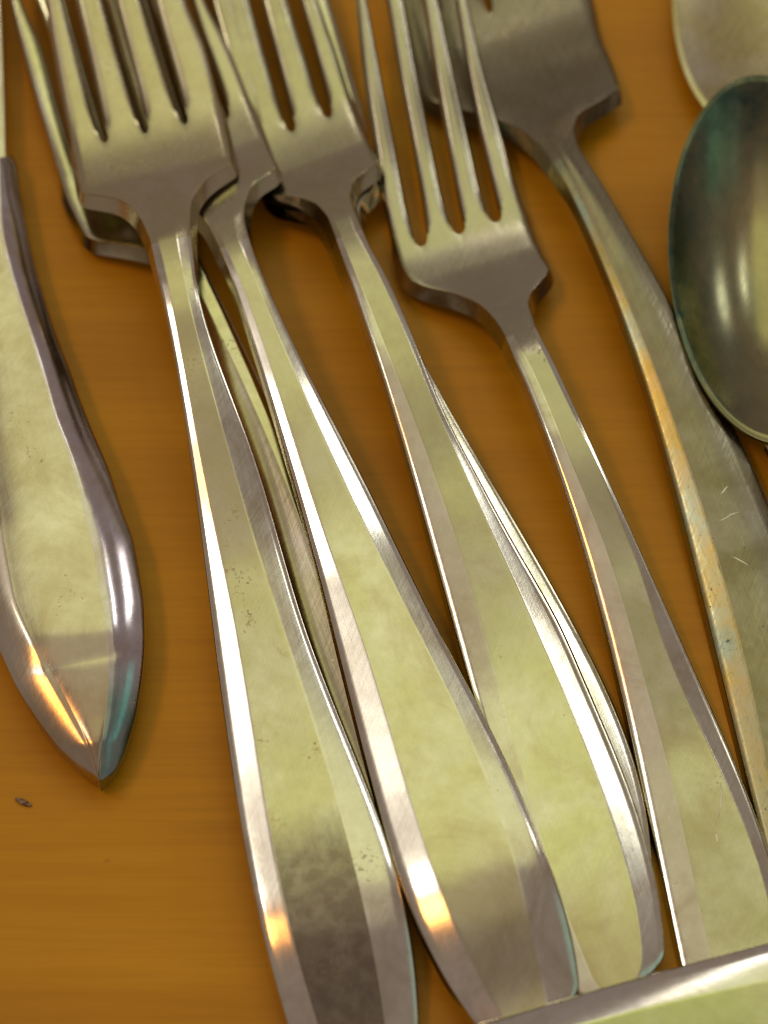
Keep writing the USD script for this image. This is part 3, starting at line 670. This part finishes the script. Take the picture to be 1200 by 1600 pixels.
# ------------------------------------------------------------------ spoons
def spoon(label, centre, tip, half_width, depth, z_mid, z_lean, mat, handle_to, egg=0.12, thick=1.1, z_handle=(12, 20)):
    """centre of the bowl, its tip (pixels), half its width; z_lean: rise of the rim towards the handle (mm)."""
    c = place(*centre, z_mid)
    tp = place(*tip, z_mid - z_lean)
    ax = tp - c
    L = np.linalg.norm(ax)
    ax /= L
    sd = np.cross((0, 0, 1.0), ax)
    sd /= np.linalg.norm(sd)
    up = np.cross(ax, sd)
    if up[2] < 0:
        up = -up
    W = half_width / 9500
    NA, NR = 96, 22
    th = np.linspace(0, 2 * math.pi, NA + 1)
    rr = np.concatenate([[0.0], np.linspace(0.05, 0.93, NR), [0.955, 0.975, 0.99, 1.0]])
    x = np.cos(th)
    ww = W * (1 - egg * x)                              # narrower towards the tip
    rim = L * x[:, None] * ax + (ww * np.sin(th))[:, None] * sd
    fall = -(1 - np.minimum(rr / 0.965, 1) ** 2.3) * depth / 1000
    lip = np.where(rr > 0.985, -0.00018, 0.0)
    top = c + rr[:, None, None] * rim[None] + (fall + lip)[:, None, None] * up
    out = 1 + 0.0
    bot = c + (rr * 1.0)[:, None, None] * rim[None] + ((fall - thick / 1000 * np.interp(rr, [0, 0.9, 1], [1, 0.9, 0.75])))[:, None, None] * up
    top, bot = top[:, ::-1], bot[:, ::-1]
    R, C = top.shape[:2]
    mask = np.ones((R - 1, C - 1), bool)
    tag = [['rim' if r >= R - 5 else 'bowl'] * (C - 1) for r in range(R - 1)]
    # weld the seam
    v, f, parts = shell(top, bot, mask, tag)
    ids = np.arange(len(v))
    for off in (0, R * C):
        for r in range(R):
            ids[off + r * C + C - 1] = off + r * C
            if r == 0:
                ids[off:off + C] = off
    f = ids[f]
    ok = (f[:, 0] != f[:, 1]) & (f[:, 1] != f[:, 2]) & (f[:, 0] != f[:, 2])
    # drop the seam's own walls
    a = v[f]
    seam = np.linalg.norm(np.cross(a[:, 1] - a[:, 0], a[:, 2] - a[:, 0]), axis=1) > 1e-14
    ok &= seam
    f, parts = f[ok], [p for p, k in zip(parts, ok) if k]
    # does the top look up?
    nz = np.cross(v[f[:, 1]] - v[f[:, 0]], v[f[:, 2]] - v[f[:, 0]])
    first_top = nz[[i for i, p in enumerate(parts)][0]]
    if first_top @ up < 0:
        f = f[:, ::-1]
    base = c * (1, 1, 0)
    root, base = thing('spoon', label, 'spoon', base)
    split_parts(root, base, v, f, parts, {'': mat}, angle=60)
    # handle, leaving the picture
    h1 = place(*handle_to, z_handle[1])
    h0 = c - ax * L * 0.97 + np.array([0, 0, -0.0002])
    t = np.linspace(0, 1, 24)
    arch = np.sin(t * math.pi) * z_handle[0] / 1000
    mid = h0 + (h1 - h0) * t[:, None] + np.array([0, 0, 1.0]) * arch[:, None] * 0.5
    dr = (h1 - h0) * (1, 1, 0)
    dr /= np.linalg.norm(dr)
    s2 = np.cross((0, 0, 1.0), dr)
    wh = np.interp(t, [0, 0.12, 0.3, 1.0], [0.003, 0.003, 0.0032, 0.009])
    q = np.linspace(-1, 1, 9)
    top = mid[:, None] + (wh[:, None] * q)[..., None] * s2 - (0.0006 * q ** 2)[None, :, None] * np.array([0, 0, 1.0])
    bot = top - np.array([0, 0, 0.0016])
    v, f, parts = shell(top[:, ::-1], bot[:, ::-1], np.ones((23, 8), bool), [['handle'] * 8] * 23)
    nz = np.cross(v[f[0, 1]] - v[f[0, 0]], v[f[0, 2]] - v[f[0, 0]])
    if nz[2] < 0:
        f = f[:, ::-1]
    split_parts(root, base, v, f, parts, {'': mat})


spoon('large pale spoon bowl at the top right corner, lying under the dark spoon', (1220, -65), (1160, 205), 184, 4.2, 5.3, 0.6, S['i'], (1330, -900), egg=0.06, z_handle=(8, 10))
spoon('dark green tarnished spoon at right with its oval bowl facing up', (1204, 395), (1186, 116), 166, 8.0, 10.8, -2.6, S['h'], (1640, 1500), egg=0.03, z_handle=(10, 10))


# ------------------------------------------------------------------ a crumb on the wood
def crumb():
    rng = np.random.default_rng(5)
    c = place(36, 1253, 0.35)
    u = trimesh.creation.icosphere(2, 1.0)
    p = np.array(u.vertices)
    p *= (0.7 + 0.6 * fbm(p * 1.7 + 4, 3))[:, None]
    p *= (0.0015, 0.00045, 0.0003)
    a = -0.45
    p = p @ np.array([[math.cos(a), math.sin(a), 0], [-math.sin(a), math.cos(a), 0], [0, 0, 1]])
    p[:, 2] -= p[:, 2].min() + c[2]
    dust = usdkit.material(stage, '/World/Looks/dry_crumb', {'g': ('geometry', {}), 'n': ('noise_texture', {'scale': 1500.0, 'detail': 3.0}), 'r': ('rgb_ramp', {'ramp': [(0.35, (0.10, 0.055, 0.025)), (0.65, (0.34, 0.24, 0.14))]}), 'p': ('principled_bsdf', {'roughness': 0.8})},
                           [('g.position', 'n.vector'), ('n.fac', 'r.fac'), ('r.color', 'p.base_color')], surface='p.BSDF')
    me = usdkit.mesh(stage, '/World/crumb', (p, np.array(u.faces)), dust, smooth=True)
    me.AddTranslateOp().Set(Gf.Vec3d(float(c[0]), float(c[1]), float(c[2])))
    me.GetPrim().SetCustomDataByKey('label', 'tiny brown crumb on the bare wood below the knife tip')
    me.GetPrim().SetCustomDataByKey('category', 'crumb')


crumb()
